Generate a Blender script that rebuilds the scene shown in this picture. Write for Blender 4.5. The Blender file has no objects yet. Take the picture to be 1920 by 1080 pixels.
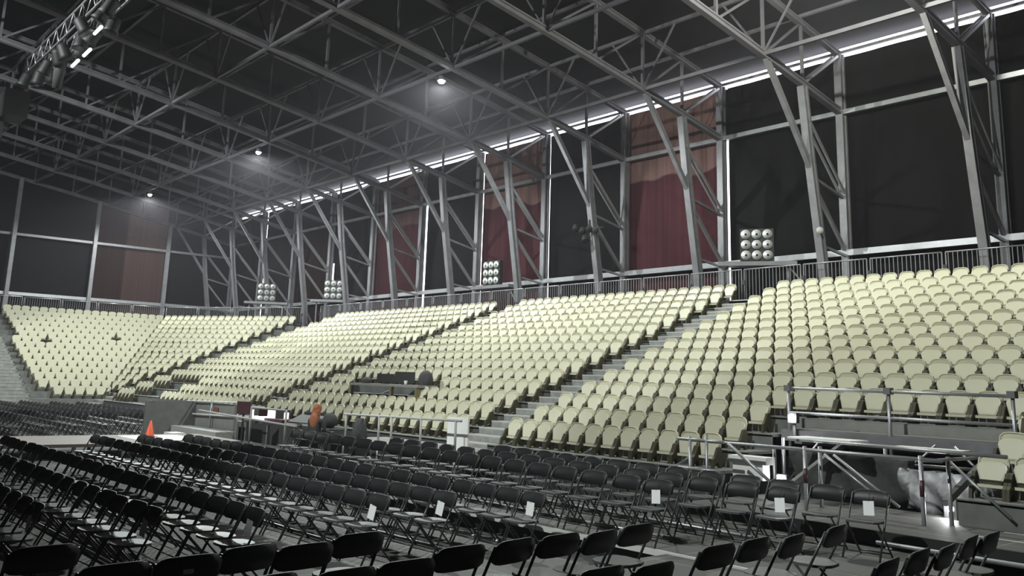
import bpy, math, random
from mathutils import Vector, Matrix
random.seed(7)
# ---------------------------------------------------------------- camera, world, exposure
# scene axes: x along the long side wall (towards the far end), y = minus distance towards that wall, z up, floor at z = 0
CAMH = 2.23
scene = bpy.context.scene
COL = scene.collection
f_px, yaw, pitch, roll = 1685.896, 0.7017692, 0.1965808, 0.0308771
def cam_axes():
    f = Vector((math.cos(yaw)*math.cos(pitch), math.sin(yaw)*math.cos(pitch), math.sin(pitch)))
    r = Vector((-math.sin(yaw), math.cos(yaw), 0))
    up = Vector((-math.cos(yaw)*math.sin(pitch), -math.sin(yaw)*math.sin(pitch), math.cos(pitch)))
    c, s = math.cos(roll), math.sin(roll)
    r2 = r*c + up*s; up2 = -r*s + up*c
    fl = lambda v: Vector((v.x, -v.y, v.z))
    return fl(r2), fl(up2), fl(f)
cr, cu, cf = cam_axes()
cd = bpy.data.cameras.new('camera'); cam = bpy.data.objects.new('camera', cd); COL.objects.link(cam)
cam.matrix_world = Matrix(((cr.x, cu.x, -cf.x, 0), (cr.y, cu.y, -cf.y, 0), (cr.z, cu.z, -cf.z, CAMH), (0, 0, 0, 1)))
cd.sensor_width = 36; cd.lens = f_px/1920*36; cd.shift_y = (379.497-540)/1920
cd.clip_start = .1; cd.clip_end = 300
scene.camera = cam
w = bpy.data.worlds.new('daylight'); scene.world = w; w.use_nodes = True
bg = w.node_tree.nodes['Background']; bg.inputs[0].default_value = (.90, .90, 1.0, 1); bg.inputs[1].default_value = 6.0
scene.view_settings.view_transform = 'Standard'; scene.view_settings.look = 'None'
scene.view_settings.gamma = 1; scene.view_settings.use_curve_mapping = False
scene.view_settings.exposure = 0.0
LAMP_W = 4900
def lamp(name, loc, watts, rad=.16, col=(.93, 1, .97), typ='POINT', rot=None, spot=None):
    l = bpy.data.lights.new(name, typ); l.energy = watts; l.color = col
    if typ in ('POINT', 'SPOT'): l.shadow_soft_size = rad
    if typ == 'SPOT': l.spot_size = spot; l.spot_blend = .25
    o = bpy.data.objects.new(name, l); COL.objects.link(o); o.location = loc
    if rot: o.rotation_euler = rot
    return o
def px(u, v, h): return Vector((u, -v, h+CAMH))
def project(p):
    d = p-Vector((0, 0, CAMH)); z = d.dot(cf)
    if z < .1: return (-9999, -9999, z)
    return (960+f_px*d.dot(cr)/z, 379.497-f_px*d.dot(cu)/z, z)
for u in (10.6, 26.3, 41.9, 57.6):
    lamp('flood_or_fill_beam', px(u, 18.6, 10.72), LAMP_W*(.6 if u < 11 else 1), .14, typ='POINT' if u < 11 else 'SPOT', rot=(0, 0, 0), spot=math.radians(168), col=(.97, 1, .86) if u < 11 else (.93, 1, .97))
for u, tu, tv, k in ((8, 10, 20, 2.3), (25, 27, 20, 2.3), (40, 44, 19, 2.0), (30, 54, 15, 2.2)):       # added unseen fill spots over the middle of the hall, brightening the stands
    aim = (px(tu, tv, .5)-px(u, -4, 12.2)).to_track_quat('-Z', 'Y').to_euler()
    lamp('flood_or_fill_beam', px(u, -4, 12.2), LAMP_W*k, .16, typ='SPOT', rot=aim, spot=math.radians(66))

# ---------------------------------------------------------------- materials
def mat(name, base, rough=.6, metal=0, noise=0, nscale=6, dark=None, stretch=None, bump=0, spec=.5, emit=None, estr=0):
    m = bpy.data.materials.new(name); m.use_nodes = True; nt = m.node_tree; b = nt.nodes['Principled BSDF']
    b.inputs['Base Color'].default_value = (*base, 1); b.inputs['Roughness'].default_value = rough
    b.inputs['Metallic'].default_value = metal; b.inputs['Specular IOR Level'].default_value = spec
    if emit: b.inputs['Emission Color'].default_value = (*emit, 1); b.inputs['Emission Strength'].default_value = estr
    tc = nt.nodes.new('ShaderNodeTexCoord'); mp = nt.nodes.new('ShaderNodeMapping'); nt.links.new(tc.outputs['Object'], mp.inputs[0])
    if stretch: mp.inputs['Scale'].default_value = stretch
    n = nt.nodes.new('ShaderNodeTexNoise'); n.inputs['Scale'].default_value = nscale; n.inputs['Detail'].default_value = 4
    nt.links.new(mp.outputs[0], n.inputs['Vector'])
    if noise:
        mx = nt.nodes.new('ShaderNodeMix'); mx.data_type = 'RGBA'
        dk = dark or tuple(c*(1-noise) for c in base)
        mx.inputs[6].default_value = (*dk, 1); mx.inputs[7].default_value = (*base, 1)
        cr_ = nt.nodes.new('ShaderNodeMapRange'); cr_.inputs[1].default_value = .3; cr_.inputs[2].default_value = .7
        nt.links.new(n.outputs['Fac'], cr_.inputs[0]); nt.links.new(cr_.outputs[0], mx.inputs[0]); nt.links.new(mx.outputs[2], b.inputs['Base Color'])
    if bump:
        bp = nt.nodes.new('ShaderNodeBump'); bp.inputs['Strength'].default_value = bump
        nt.links.new(n.outputs['Fac'], bp.inputs['Height']); nt.links.new(bp.outputs[0], b.inputs['Normal'])
    return m
M = {}
M['steel'] = mat('galvanised_steel', (.22, .215, .23), .5, .2, .25, 3)
M['alu'] = mat('bright_aluminium', (.42, .42, .44), .4, .6, .15, 5)
M['chord'] = mat('painted_truss_steel', (.16, .152, .168), .55, .1, .25, 2)
M['cream'] = mat('cream_plastic', (.66, .635, .48), .42, 0, .06, 3)
M['leg'] = mat('brown_seat_bracket', (.045, .038, .016), .6)
M['blackp'] = mat('black_chair_plastic', (.022, .022, .024), .5, 0, .2, 8)
M['chairseat'] = mat('dark_grey_chair_seat', (.085, .085, .09), .42, 0, .15, 10)
M['tube'] = mat('black_chair_tube', (.04, .04, .042), .35, .3)
M['deck'] = mat('grey_terrace_deck', (.17, .175, .165), .7, 0, .3, 4)
M['stair'] = mat('grey_stair_tread', (.30, .30, .285), .65, 0, .35, 5)
M['tarp'] = mat('black_tarpaulin', (.0035, .0035, .0038), .85, 0, .4, 1.2, stretch=(1.5, 1.5, .2), bump=.2, spec=.15)
M['roof'] = mat('dark_roof_membrane', (.009, .0095, .012), .6, 0, .4, .5, bump=.2, spec=.25)
M['black'] = mat('matt_black', (.012, .012, .013), .6)
M['white'] = mat('white_sheet', (.8, .8, .78), .6, 0, .05, 8)
M['grey'] = mat('grey_panel', (.27, .265, .25), .6, 0, .15, 5)
M['light_grey'] = mat('light_grey_panel', (.45, .45, .43), .6, 0, .1, 5)
M['maroon'] = mat('maroon_panel', (.07, .022, .03), .4)
M['paper'] = mat('white_paper', (.85, .85, .85), .7)
M['silver'] = mat('silver_tarpaulin', (.34, .34, .35), .5, .1, .6, 5, bump=1.0)
M['dgrey'] = mat('dark_grey_cloth', (.06, .06, .062), .85, 0, .3, 12)
M['hair'] = mat('ginger_hair', (.50, .17, .07), .6, 0, .4, 20, stretch=(6, 6, .6))
M['skin'] = mat('skin', (.55, .33, .24), .6)
M['orange'] = mat('orange_plastic', (.85, .12, .04), .5)
M['screen'] = mat('lit_screen', (.1, .1, .1), .4, emit=(1, .88, .97), estr=1.6)
M['lamp'] = mat('lit_lamp_glass', (.9, .9, .9), .4, emit=(.92, 1, 1), estr=60)
M['led'] = mat('lit_led_bar', (.9, .9, .9), .4, emit=(.95, .97, 1), estr=5)
M['reflector'] = mat('chrome_reflector', (.72, .74, .72), .5, .45)
M['wood'] = mat('weathered_timber', (.20, .16, .08), .7, 0, .3, 6)
M['lino'] = mat('runway_boards', (.24, .21, .195), .6, 0, .15, 2)
M['tape'] = mat('pale_edge_tape', (.6, .6, .58), .5)
M['rust'] = mat('faded_orange_print', (.22, .09, .05), .7)

def floor_mat():
    m = bpy.data.materials.new('grey_floor_boards'); m.use_nodes = True; nt = m.node_tree; b = nt.nodes['Principled BSDF']
    tc = nt.nodes.new('ShaderNodeTexCoord')
    br = nt.nodes.new('ShaderNodeTexBrick'); br.inputs['Scale'].default_value = 1; br.inputs['Brick Width'].default_value = 2.44; br.inputs['Row Height'].default_value = 1.22
    br.inputs['Mortar Size'].default_value = .012; br.offset = 0
    br.inputs['Color1'].default_value = (.095, .093, .09, 1); br.inputs['Color2'].default_value = (.125, .123, .12, 1); br.inputs['Mortar'].default_value = (.22, .22, .21, 1)
    n = nt.nodes.new('ShaderNodeTexNoise'); n.inputs['Scale'].default_value = .8; n.inputs['Detail'].default_value = 6
    mx = nt.nodes.new('ShaderNodeMix'); mx.data_type = 'RGBA'; mx.blend_type = 'MULTIPLY'; mx.inputs[0].default_value = .55
    nt.links.new(tc.outputs['Object'], br.inputs[0]); nt.links.new(tc.outputs['Object'], n.inputs[0])
    cr_ = nt.nodes.new('ShaderNodeMapRange'); cr_.inputs[1].default_value = .3; cr_.inputs[2].default_value = .7; cr_.inputs[3].default_value = .5; cr_.inputs[4].default_value = 1.15
    nt.links.new(n.outputs[0], cr_.inputs[0]); nt.links.new(br.outputs[0], mx.inputs[6]); nt.links.new(cr_.outputs[0], mx.inputs[7])
    nt.links.new(mx.outputs[2], b.inputs['Base Color']); b.inputs['Roughness'].default_value = .68; b.inputs['Specular IOR Level'].default_value = .3
    return m
M['floor'] = floor_mat()
def cloth_mat(name, lo, hi, edge_z, trans):
    """printed banner cloth, lit from behind by daylight: `hi` colour above a wavy line at edge_z, `lo` below"""
    m = bpy.data.materials.new(name); m.use_nodes = True; nt = m.node_tree
    for n in list(nt.nodes): nt.nodes.remove(n)
    out = nt.nodes.new('ShaderNodeOutputMaterial'); tc = nt.nodes.new('ShaderNodeTexCoord'); sp = nt.nodes.new('ShaderNodeSeparateXYZ')
    nt.links.new(tc.outputs['Object'], sp.inputs[0])
    nw = nt.nodes.new('ShaderNodeTexNoise'); nw.inputs['Scale'].default_value = .45; nw.inputs['Detail'].default_value = 2; nt.links.new(tc.outputs['Object'], nw.inputs[0])
    ad = nt.nodes.new('ShaderNodeMath'); ad.operation = 'MULTIPLY_ADD'; ad.inputs[1].default_value = 1.2; nt.links.new(nw.outputs[0], ad.inputs[0]); nt.links.new(sp.outputs['Z'], ad.inputs[2])
    mr = nt.nodes.new('ShaderNodeMapRange'); mr.inputs[1].default_value = edge_z+.55; mr.inputs[2].default_value = edge_z+.65; nt.links.new(ad.outputs[0], mr.inputs[0])
    st = nt.nodes.new('ShaderNodeMapping'); st.inputs['Scale'].default_value = (5, 5, .12); nt.links.new(tc.outputs['Object'], st.inputs[0])
    ns = nt.nodes.new('ShaderNodeTexNoise'); ns.inputs['Scale'].default_value = 1.2; ns.inputs['Detail'].default_value = 4; nt.links.new(st.outputs[0], ns.inputs[0])
    mx = nt.nodes.new('ShaderNodeMix'); mx.data_type = 'RGBA'; mx.inputs[6].default_value = (*lo, 1); mx.inputs[7].default_value = (*hi, 1); nt.links.new(mr.outputs[0], mx.inputs[0])
    m2 = nt.nodes.new('ShaderNodeMix'); m2.data_type = 'RGBA'; m2.blend_type = 'MULTIPLY'; m2.inputs[0].default_value = .6
    r2 = nt.nodes.new('ShaderNodeMapRange'); r2.inputs[1].default_value = .3; r2.inputs[2].default_value = .7; r2.inputs[3].default_value = .55; r2.inputs[4].default_value = 1.1
    nt.links.new(ns.outputs[0], r2.inputs[0]); nt.links.new(mx.outputs[2], m2.inputs[6]); nt.links.new(r2.outputs[0], m2.inputs[7])
    tr = nt.nodes.new('ShaderNodeBsdfTranslucent'); df = nt.nodes.new('ShaderNodeBsdfDiffuse'); ms = nt.nodes.new('ShaderNodeMixShader'); ms.inputs[0].default_value = trans
    nt.links.new(m2.outputs[2], tr.inputs[0]); nt.links.new(m2.outputs[2], df.inputs[0]); nt.links.new(df.outputs[0], ms.inputs[1]); nt.links.new(tr.outputs[0], ms.inputs[2])
    nt.links.new(ms.outputs[0], out.inputs[0]); return m
M['banner'] = cloth_mat('maroon_and_sand_banner', (.070, .026, .032), (.19, .115, .105), 8.45+CAMH, .20)
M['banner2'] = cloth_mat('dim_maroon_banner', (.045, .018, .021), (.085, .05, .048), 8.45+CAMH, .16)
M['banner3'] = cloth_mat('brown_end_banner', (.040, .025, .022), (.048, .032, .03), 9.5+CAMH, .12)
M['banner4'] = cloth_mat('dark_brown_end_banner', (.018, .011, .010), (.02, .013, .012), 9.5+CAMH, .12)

# ---------------------------------------------------------------- mesh building
class MB:
    def __init__(s): s.v = []; s.f = []; s.sm = []
    def add(s, vs, fs, smooth=False):
        n = len(s.v); s.v += [tuple(v) for v in vs]; s.f += [tuple(i+n for i in f) for f in fs]; s.sm += [smooth]*len(fs); return s
    def box(s, a, b):
        (x0, y0, z0), (x1, y1, z1) = a, b
        x0, x1 = sorted((x0, x1)); y0, y1 = sorted((y0, y1)); z0, z1 = sorted((z0, z1))
        vs = [(x, y, z) for z in (z0, z1) for y in (y0, y1) for x in (x0, x1)]
        return s.add(vs, [(0, 2, 3, 1), (4, 5, 7, 6), (0, 1, 5, 4), (2, 6, 7, 3), (0, 4, 6, 2), (1, 3, 7, 5)])
    def frame_of(s, p, q, side):
        d = (q-p).normalized(); x = side-d*side.dot(d)
        if x.length < 1e-4: x = d.orthogonal()
        x.normalize(); return d, x, d.cross(x)
    def beam(s, p, q, wx, wy, side=Vector((1, 0, 0))):
        p, q = Vector(p), Vector(q); d, x, y = s.frame_of(p, q, Vector(side)); vs = []
        for c in (p, q):
            for a, b in ((-1, -1), (1, -1), (1, 1), (-1, 1)): vs.append(c+x*a*wx/2+y*b*wy/2)
        return s.add(vs, [(3, 2, 1, 0), (4, 5, 6, 7), (0, 1, 5, 4), (1, 2, 6, 5), (2, 3, 7, 6), (3, 0, 4, 7)])
    def hbeam(s, p, q, wx, wy, side=Vector((1, 0, 0)), t=.05):
        """grooved aluminium profile: a box whose two faces across x carry a recess"""
        p, q = Vector(p), Vector(q); d, x, y = s.frame_of(p, q, Vector(side)); vs = []
        g = wx*.22
        prof = [(-1, -1), (1, -1), (1, -.45), (1-2*g/wx, -.4), (1-2*g/wx, .4), (1, .45), (1, 1), (-1, 1), (-1, .45), (-1+2*g/wx, .4), (-1+2*g/wx, -.4), (-1, -.45)]
        for c in (p, q):
            for a, b in prof: vs.append(c+x*a*wx/2+y*b*wy/2)
        n = len(prof); fs = [(i, (i+1) % n, n+(i+1) % n, n+i) for i in range(n)]
        return s.add(vs, fs+[tuple(range(n))[::-1], tuple(range(n, 2*n))])
    def tube(s, pts, r, n=6, cap=True):
        pts = [Vector(p) for p in pts]; vs = []; fs = []; prev = None
        for i, p in enumerate(pts):
            d = (pts[min(i+1, len(pts)-1)]-pts[max(i-1, 0)]).normalized()
            x = (prev-d*prev.dot(d)) if prev is not None else d.orthogonal()
            if x.length < 1e-5: x = d.orthogonal()
            x.normalize(); prev = x; y = d.cross(x)
            rr = r[i] if isinstance(r, (list, tuple)) else r
            for k in range(n): a = 2*math.pi*k/n; vs.append(p+x*math.cos(a)*rr+y*math.sin(a)*rr)
        for i in range(len(pts)-1):
            for k in range(n): fs.append((i*n+k, i*n+(k+1) % n, (i+1)*n+(k+1) % n, (i+1)*n+k))
        if cap: fs += [tuple(range(n))[::-1], tuple(range((len(pts)-1)*n, len(pts)*n))]
        return s.add(vs, fs, True)
    def prism(s, poly, a, b, axis):
        """poly 2D outline extruded along axis from a to b; axis 'x': poly=(y,z); 'y': (x,z); 'z': (x,y)"""
        def P(p, t): return (t, p[0], p[1]) if axis == 'x' else ((p[0], t, p[1]) if axis == 'y' else (p[0], p[1], t))
        n = len(poly); vs = [P(p, a) for p in poly]+[P(p, b) for p in poly]
        fs = [(i, (i+1) % n, n+(i+1) % n, n+i) for i in range(n)]+[tuple(range(n))[::-1], tuple(range(n, 2*n))]
        return s.add(vs, fs)
    def lathe(s, prof, c, axis=Vector((0, 0, 1)), n=16):
        c = Vector(c); axis = Vector(axis).normalized(); x = axis.orthogonal().normalized(); y = axis.cross(x); vs = []; fs = []
        for r, t in prof:
            for k in range(n): a = 2*math.pi*k/n; vs.append(c+axis*t+x*math.cos(a)*r+y*math.sin(a)*r)
        for i in range(len(prof)-1):
            for k in range(n): fs.append((i*n+k, i*n+(k+1) % n, (i+1)*n+(k+1) % n, (i+1)*n+k))
        fs += [tuple(range(n))[::-1], tuple(range((len(prof)-1)*n, len(prof)*n))]
        return s.add(vs, fs, True)
    def ball(s, c, r, sc=(1, 1, 1), n=12, m=8):
        c = Vector(c); vs = []; fs = []
        for i in range(m+1):
            t = math.pi*i/m
            for k in range(n): a = 2*math.pi*k/n; vs.append(c+Vector((math.sin(t)*math.cos(a)*r*sc[0], math.sin(t)*math.sin(a)*r*sc[1], math.cos(t)*r*sc[2])))
        for i in range(m):
            for k in range(n): fs.append((i*n+k, (i+1)*n+k, (i+1)*n+(k+1) % n, i*n+(k+1) % n))
        return s.add(vs, fs, True)
    def mesh(s, name, m):
        me = bpy.data.meshes.new(name); me.from_pydata(s.v, [], s.f); me.materials.append(m)
        me.polygons.foreach_set('use_smooth', s.sm); me.update(); return me
    def merged(s, other, mtx):
        return s.add([mtx @ Vector(v) for v in other.v], other.f, bool(other.sm and other.sm[0]))
def link(name, me, parent=None, loc=None):
    o = bpy.data.objects.new(name, me); COL.objects.link(o)
    if parent is not None: o.parent = parent
    if loc is not None: o.location = loc
    return o
def obj(name, mb, m, parent=None, loc=None): return link(name, mb.mesh(name, m), parent, loc)
def tag(o, label=None, cat=None, group=None, kind=None):
    if label: o['label'] = label
    if cat: o['category'] = cat
    if group: o['group'] = group
    if kind: o['kind'] = kind
    return o
def thing(name, label, cat, loc=(0, 0, 0), rz=0, group=None):
    o = bpy.data.objects.new(name, None); COL.objects.link(o); o.location = loc; o.rotation_euler = (0, 0, rz); o.empty_display_size = .2
    return tag(o, label, cat, group)
def dup(root, loc, rz, label, group=None):
    kids = [(c, [g for g in c.children]) for c in root.children]
    r = root.copy(); COL.objects.link(r); r.location = loc; r.rotation_euler = (0, 0, rz); r['label'] = label
    if group: r['group'] = group
    for c, gs in kids:
        k = c.copy(); COL.objects.link(k); k.parent = r
        for g in gs: j = g.copy(); COL.objects.link(j); j.parent = k
    return r
ONES = ['', 'first', 'second', 'third', 'fourth', 'fifth', 'sixth', 'seventh', 'eighth', 'ninth', 'tenth', 'eleventh', 'twelfth', 'thirteenth', 'fourteenth', 'fifteenth', 'sixteenth', 'seventeenth', 'eighteenth', 'nineteenth']
def ordw(n):
    if n < 20: return ONES[n]
    t = {2: 'twent', 3: 'thirt', 4: 'fort'}[n//10]
    return t+'ieth' if n % 10 == 0 else t+'y-'+ONES[n % 10]

# ---------------------------------------------------------------- setting: floor, walls, roof membrane
W = 27.767; U0 = 10.4389; UE = U0+55; HG = 9.418; HE = 11.534
def chord(v): d = W-v; return HG+.20667*d-.001469*d*d
def struct(name, mb, m): return tag(obj(name, mb, m), kind='structure')
XB, VB = -14, -26      # back wall x, opposite wall v
struct('floor', MB().box((XB-.5, -W-1, -.3), (UE+1, -VB+1, 0)), M['floor'])
WV = W+.28                                                       # plane of the side wall
slit = {2: (.14, .20), 6: (.10, .30), 8: (.10, .24), 3: (-.02, .06), 7: (-.02, .07), 9: (-.02, .07), 10: (-.02, .10), 4: (0, .03), 5: (0, .03)}
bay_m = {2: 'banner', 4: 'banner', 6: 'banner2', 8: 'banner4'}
topz = HE-.03+CAMH
n = 0
for k in range(-5, 11):
    a = U0+5*k+(slit.get(k, (0, 0))[1]); b = U0+5*(k+1)-(slit.get(k+1, (0, 0))[0])
    if k >= 9: b = min(b, UE)
    if k == 10: b = UE+.3
    mb = MB(); N = 10                                            # the tarpaulin hangs with slight folds
    for i in range(N):
        x0 = a+(b-a)*i/N; x1 = a+(b-a)*(i+1)/N
        y0 = -WV-.02*math.sin(i*1.7+k); y1 = -WV-.02*math.sin((i+1)*1.7+k)
        mb.add([(x0, y0, 0), (x1, y1, 0), (x1, y1, topz), (x0, y0, topz), (x0, y0-.02, 0), (x1, y1-.02, 0), (x1, y1-.02, topz), (x0, y0-.02, topz)],
               [(0, 1, 2, 3), (7, 6, 5, 4), (3, 2, 6, 7), (0, 4, 5, 1)]+([(0, 3, 7, 4)] if i == 0 else [])+([(1, 5, 6, 2)] if i == N-1 else []))
    if k in bay_m:
        o = obj('fabric_banner', mb, M[bay_m[k]])
        tag(o, {2: 'large maroon banner with sandy top hanging left of the white slit by the lamp panel', 4: 'maroon and sand banner hanging behind the black nine-lamp panel',
                6: 'dim maroon banner between a lit slit and dark cloth, third from right', 8: 'darkest brown banner hanging near the far corner of the long side'}[k], 'banner')
        # cloth is one layer: keep only the inner face so daylight shines through it once
        me = o.data
    else:
        n += 1; struct('wall_side' if n == 1 else 'wall_side', mb, M['tarp'])
for k in slit:                                                   # the joints are closed above the girt
    a, b = slit[k]
    struct('wall_side', MB().box((U0+5*k-a-.02, -WV-.05, (HG if k != 8 else 7.0)+CAMH), (U0+5*k+b+.02, -WV-.08, topz)), M['tarp'])
struct('wall_side', MB().box((U0+40-.12, -WV-.05, 0), (U0+40+.26, -WV-.08, 5.0+CAMH)), M['tarp'])
# end wall
struct('wall_end', MB().box((UE+.25, -12.6-5.17, 0), (UE+.35, -VB+.3, 19)), M['tarp'])
struct('wall_end', MB().box((UE+.25, -WV-.3, 0), (UE+.35, -22.75, 19)), M['tarp'])
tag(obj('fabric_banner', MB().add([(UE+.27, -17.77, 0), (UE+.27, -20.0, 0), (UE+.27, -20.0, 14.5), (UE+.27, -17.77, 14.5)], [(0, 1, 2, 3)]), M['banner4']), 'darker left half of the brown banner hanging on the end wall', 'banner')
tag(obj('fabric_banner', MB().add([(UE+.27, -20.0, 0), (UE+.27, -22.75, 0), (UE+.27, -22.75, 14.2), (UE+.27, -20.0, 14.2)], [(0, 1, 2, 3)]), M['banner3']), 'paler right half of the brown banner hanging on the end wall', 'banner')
struct('wall_end', MB().box((UE+.3, -22.9, 13.9), (UE+.4, -17.6, 19)), M['tarp'])
struct('wall_back', MB().box((XB-.3, -WV-.3, 0), (XB, -VB+.3, 19)), M['tarp'])
struct('wall_opposite', MB().box((XB-.3, -VB, 0), (UE+.5, -VB+.3, 19)), M['tarp'])
def rooftop(v): return chord(v)+2.57 if v > 1 else chord(1)+2.57-.10*(1-v)
mb = MB(); vs_ = [W+.42]+[W-2.4*i for i in range(1, 12)]+[-5, -12, -19, VB-.3]
for i in range(len(vs_)-1):
    a, b = vs_[i], vs_[i+1]; za, zb = rooftop(a)+CAMH, rooftop(b)+CAMH
    mb.add([(XB-.3, -a, za), (UE+.5, -a, za), (UE+.5, -b, zb), (XB-.3, -b, zb), (XB-.3, -a, za+.05), (UE+.5, -a, za+.05), (UE+.5, -b, zb+.05), (XB-.3, -b, zb+.05)],
           [(0, 1, 2, 3), (7, 6, 5, 4), (0, 4, 5, 1), (2, 6, 7, 3), (1, 5, 6, 2), (0, 3, 7, 4)])
struct('ceiling', mb, M['roof'])

# ---------------------------------------------------------------- steel frames
nodes = [25.4]+[25.4-2.4*i+(.2 if i else 0) for i in range(1, 14)]
def frame_parts(t):
    Z = lambda h: h+CAMH
    P = lambda v, h: (0, -v, Z(h))
    X = Vector((1, 0, 0))
    obj('outer_column', MB().hbeam(P(W, -CAMH), P(W, HE), .26, .30, X), M['steel'], t)
    obj('inner_column', MB().hbeam(P(26.75, -CAMH), P(26.25, 4.0), .25, .27, X).hbeam(P(26.25, 4.0), P(25.7, 7.3), .25, .27, X).hbeam(P(25.7, 7.3), P(25.38, 9.8), .25, .27, X), M['steel'], t)
    mb = MB(); mc = MB(); ns = [W]+nodes
    for a, b in zip(ns, ns[1:]):
        mb.hbeam(P(a, chord(a)), P(b, chord(b)), .20, .22, X); mc.hbeam(P(a, chord(a)+2.12), P(b, chord(b)+2.12), .18, .20, X)
    v_ = nodes[-1]; mb.hbeam(P(v_, chord(v_)), P(-12, chord(v_)-.9), .2, .22, X); mc.hbeam(P(v_, chord(v_)+2.12), P(-12, chord(v_)+1.2), .18, .2, X)
    obj('lower_chord', mb, M['chord'], t); obj('upper_chord', mc, M['chord'], t)
    for i, v in enumerate(nodes):
        obj('vertical_strut', MB().beam(P(v, chord(v)), P(v, chord(v)+2.12), .09, .09, X), M['chord'], t)
        o = ns[i]
        if i == 0:
            m_ = MB()
            for dx in (-.10, .10): m_.beam((dx, -v-.1, Z(chord(v)+.1)), (dx, -W+.25, Z(HE-.15)), .05, .09, X)
            obj('eave_diagonal', m_, M['alu'], t)
        else:
            obj('diagonal_strut', MB().beam(P(v, chord(v)), P(o, chord(o)+2.12), .07, .08, X), M['chord'], t)
    obj('knee_brace', MB().hbeam(P(23.3, chord(23.3)), P(25.72, 7.05), .16, .16, X), M['steel'], t)
    m_ = MB()
    for dx in (-.09, .09): m_.beam((dx, -25.5, Z(8.75)), (dx, -27.62, Z(6.55)), .05, .10, X)
    obj('column_brace', m_, M['alu'], t)
    obj('column_strut', MB().beam(P(25.8, 6.8), P(27.62, 6.42), .1, .1, X), M['steel'], t)
    obj('column_brace', MB().beam(P(25.85, 6.55), P(27.62, 4.65), .1, .12, X), M['alu'], t)
    obj('column_strut', MB().beam(P(26.15, 4.62), P(27.62, 4.45), .08, .08, X), M['alu'], t)
    obj('column_brace', MB().beam(P(26.3, 3.9), P(27.62, 1.9), .1, .1, X), M['steel'], t)
fr0 = None
for k in range(-1, 12):
    lab = 'grey steel portal frame with lattice roof truss, %s' % ('just beyond the right edge' if k < 0 else (ordw(k+1)+' from the right edge' if k < 11 else 'against the far end wall'))
    if fr0 is None:
        fr0 = thing('portal_frame', lab, 'steel frame', (U0+5*k, 0, 0), 0, 'portal frames carrying the roof'); frame_parts(fr0)
    else: dup(fr0, (U0+5*k, 0, 0), 0, lab)
# lattice purlins running along the building
XR = U0-7
for i, v in enumerate((23.2, 18.5, 13.6, 8.7, 3.8)):
    t = thing('lattice_purlin', 'long lattice purlin under the roof, %s line in from the side wall' % ordw(i+1), 'roof beam', (0, 0, 0), 0, 'lattice purlins along the roof')
    zl, zu = chord(v)+CAMH, chord(v)+2.12+CAMH
    obj('lower_rail', MB().beam((XR, -v, zl), (UE, -v, zl), .12, .10, (0, 0, 1)), M['chord'], t)
    obj('upper_rail', MB().beam((XR, -v, zu), (UE, -v, zu), .12, .10, (0, 0, 1)), M['chord'], t)
    for k in range(-1, 11):
        a = U0+5*k
        obj('diagonal_brace', MB().beam((a, -v, zl), (a+1.5, -v, zu), .06, .06), M['chord'], t)
        if k > -1: obj('diagonal_brace', MB().beam((a, -v, zl), (a-1.5, -v, zu), .06, .06), M['chord'], t)
for i, v in enumerate((25.5, 20.9, 16.1, 11.2, 6.3)):
    tag(obj('roof_purlin', MB().beam((XR, -v, chord(v)+2.42+CAMH), (UE, -v, chord(v)+2.42+CAMH), .1, .12, (0, 0, 1)), M['chord']), 'plain purlin directly under the membrane, %s line in from the side wall' % ordw(i+1), 'roof beam', 'plain purlins under the membrane')
tag(obj('wall_girt', MB().hbeam((-2, -W, HG+CAMH), (UE, -W, HG+CAMH), .16, .16, (0, 0, 1)), M['alu']), 'long steel girt along the side wall at the height of the truss feet', 'wall beam')
tag(obj('wall_girt', MB().hbeam((-2, -W+.05, 4.54+CAMH), (UE, -W+.05, 4.54+CAMH), .2, .2, (0, 0, 1)), M['alu']), 'long bright steel beam along the side wall just above the railing', 'wall beam')
tag(obj('eave_beam', MB().beam((-2, -W-.2, HE+.13+CAMH), (UE, -W-.2, HE+.13+CAMH), .10, .09, (0, 0, 1)), M['steel']), 'long eave beam between the two strips of daylight', 'wall beam')
tag(obj('wall_girt', MB().hbeam((UE-.1, -W, 8.48+CAMH), (UE-.1, 10, 8.48+CAMH), .16, .16, (0, 0, 1)), M['steel']), 'thin grey girt crossing the end wall at mid height', 'wall beam')
tag(obj('wall_girt', MB().hbeam((UE-.1, -W, 4.62+CAMH), (UE-.1, 10, 4.62+CAMH), .2, .2, (0, 0, 1)), M['alu']), 'bright steel beam along the end wall just above the railing', 'wall beam')
g0 = None
for i, v in enumerate((22.767, 17.767, 12.767, 7.767, 2.767)):
    lab = 'grey steel end-wall column, %s from the corner' % ordw(i+1)
    o = obj('end_column', MB().hbeam((0, 0, 0), (0, 0, chord(v)+CAMH), .24, .24, (0, 1, 0)), M['steel'], None, (UE-.25, -v, 0)); tag(o, lab, 'column', 'columns of the end wall')

# ---------------------------------------------------------------- floodlights under the trusses
for i, u in enumerate((10.6, 26.3, 41.9, 57.6)):
    v = 18.6; z = 10.98+CAMH
    t = thing('floodlight', ['floodlight just above the top edge at right', 'brightest round floodlight hanging at top centre', 'bright floodlight hanging left of centre', 'small far floodlight in front of the brown end banner'][i], 'floodlight', (u, -v, z), 0, 'floodlights under the roof')
    obj('housing', MB().lathe([(.05, .16), (.10, .15), (.13, .02), (.18, -.04), (.17, -.045)], (0, 0, 0), (0, 0, 1), 16), M['alu'], t)
    obj('bulb', MB().ball((0, 0, -.07), .12, (1, 1, .7)), M['lamp'], t)
    obj('bracket', MB().beam((0, 0, .12), (0, 0, .36), .04, .04), M['steel'], t)

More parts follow.
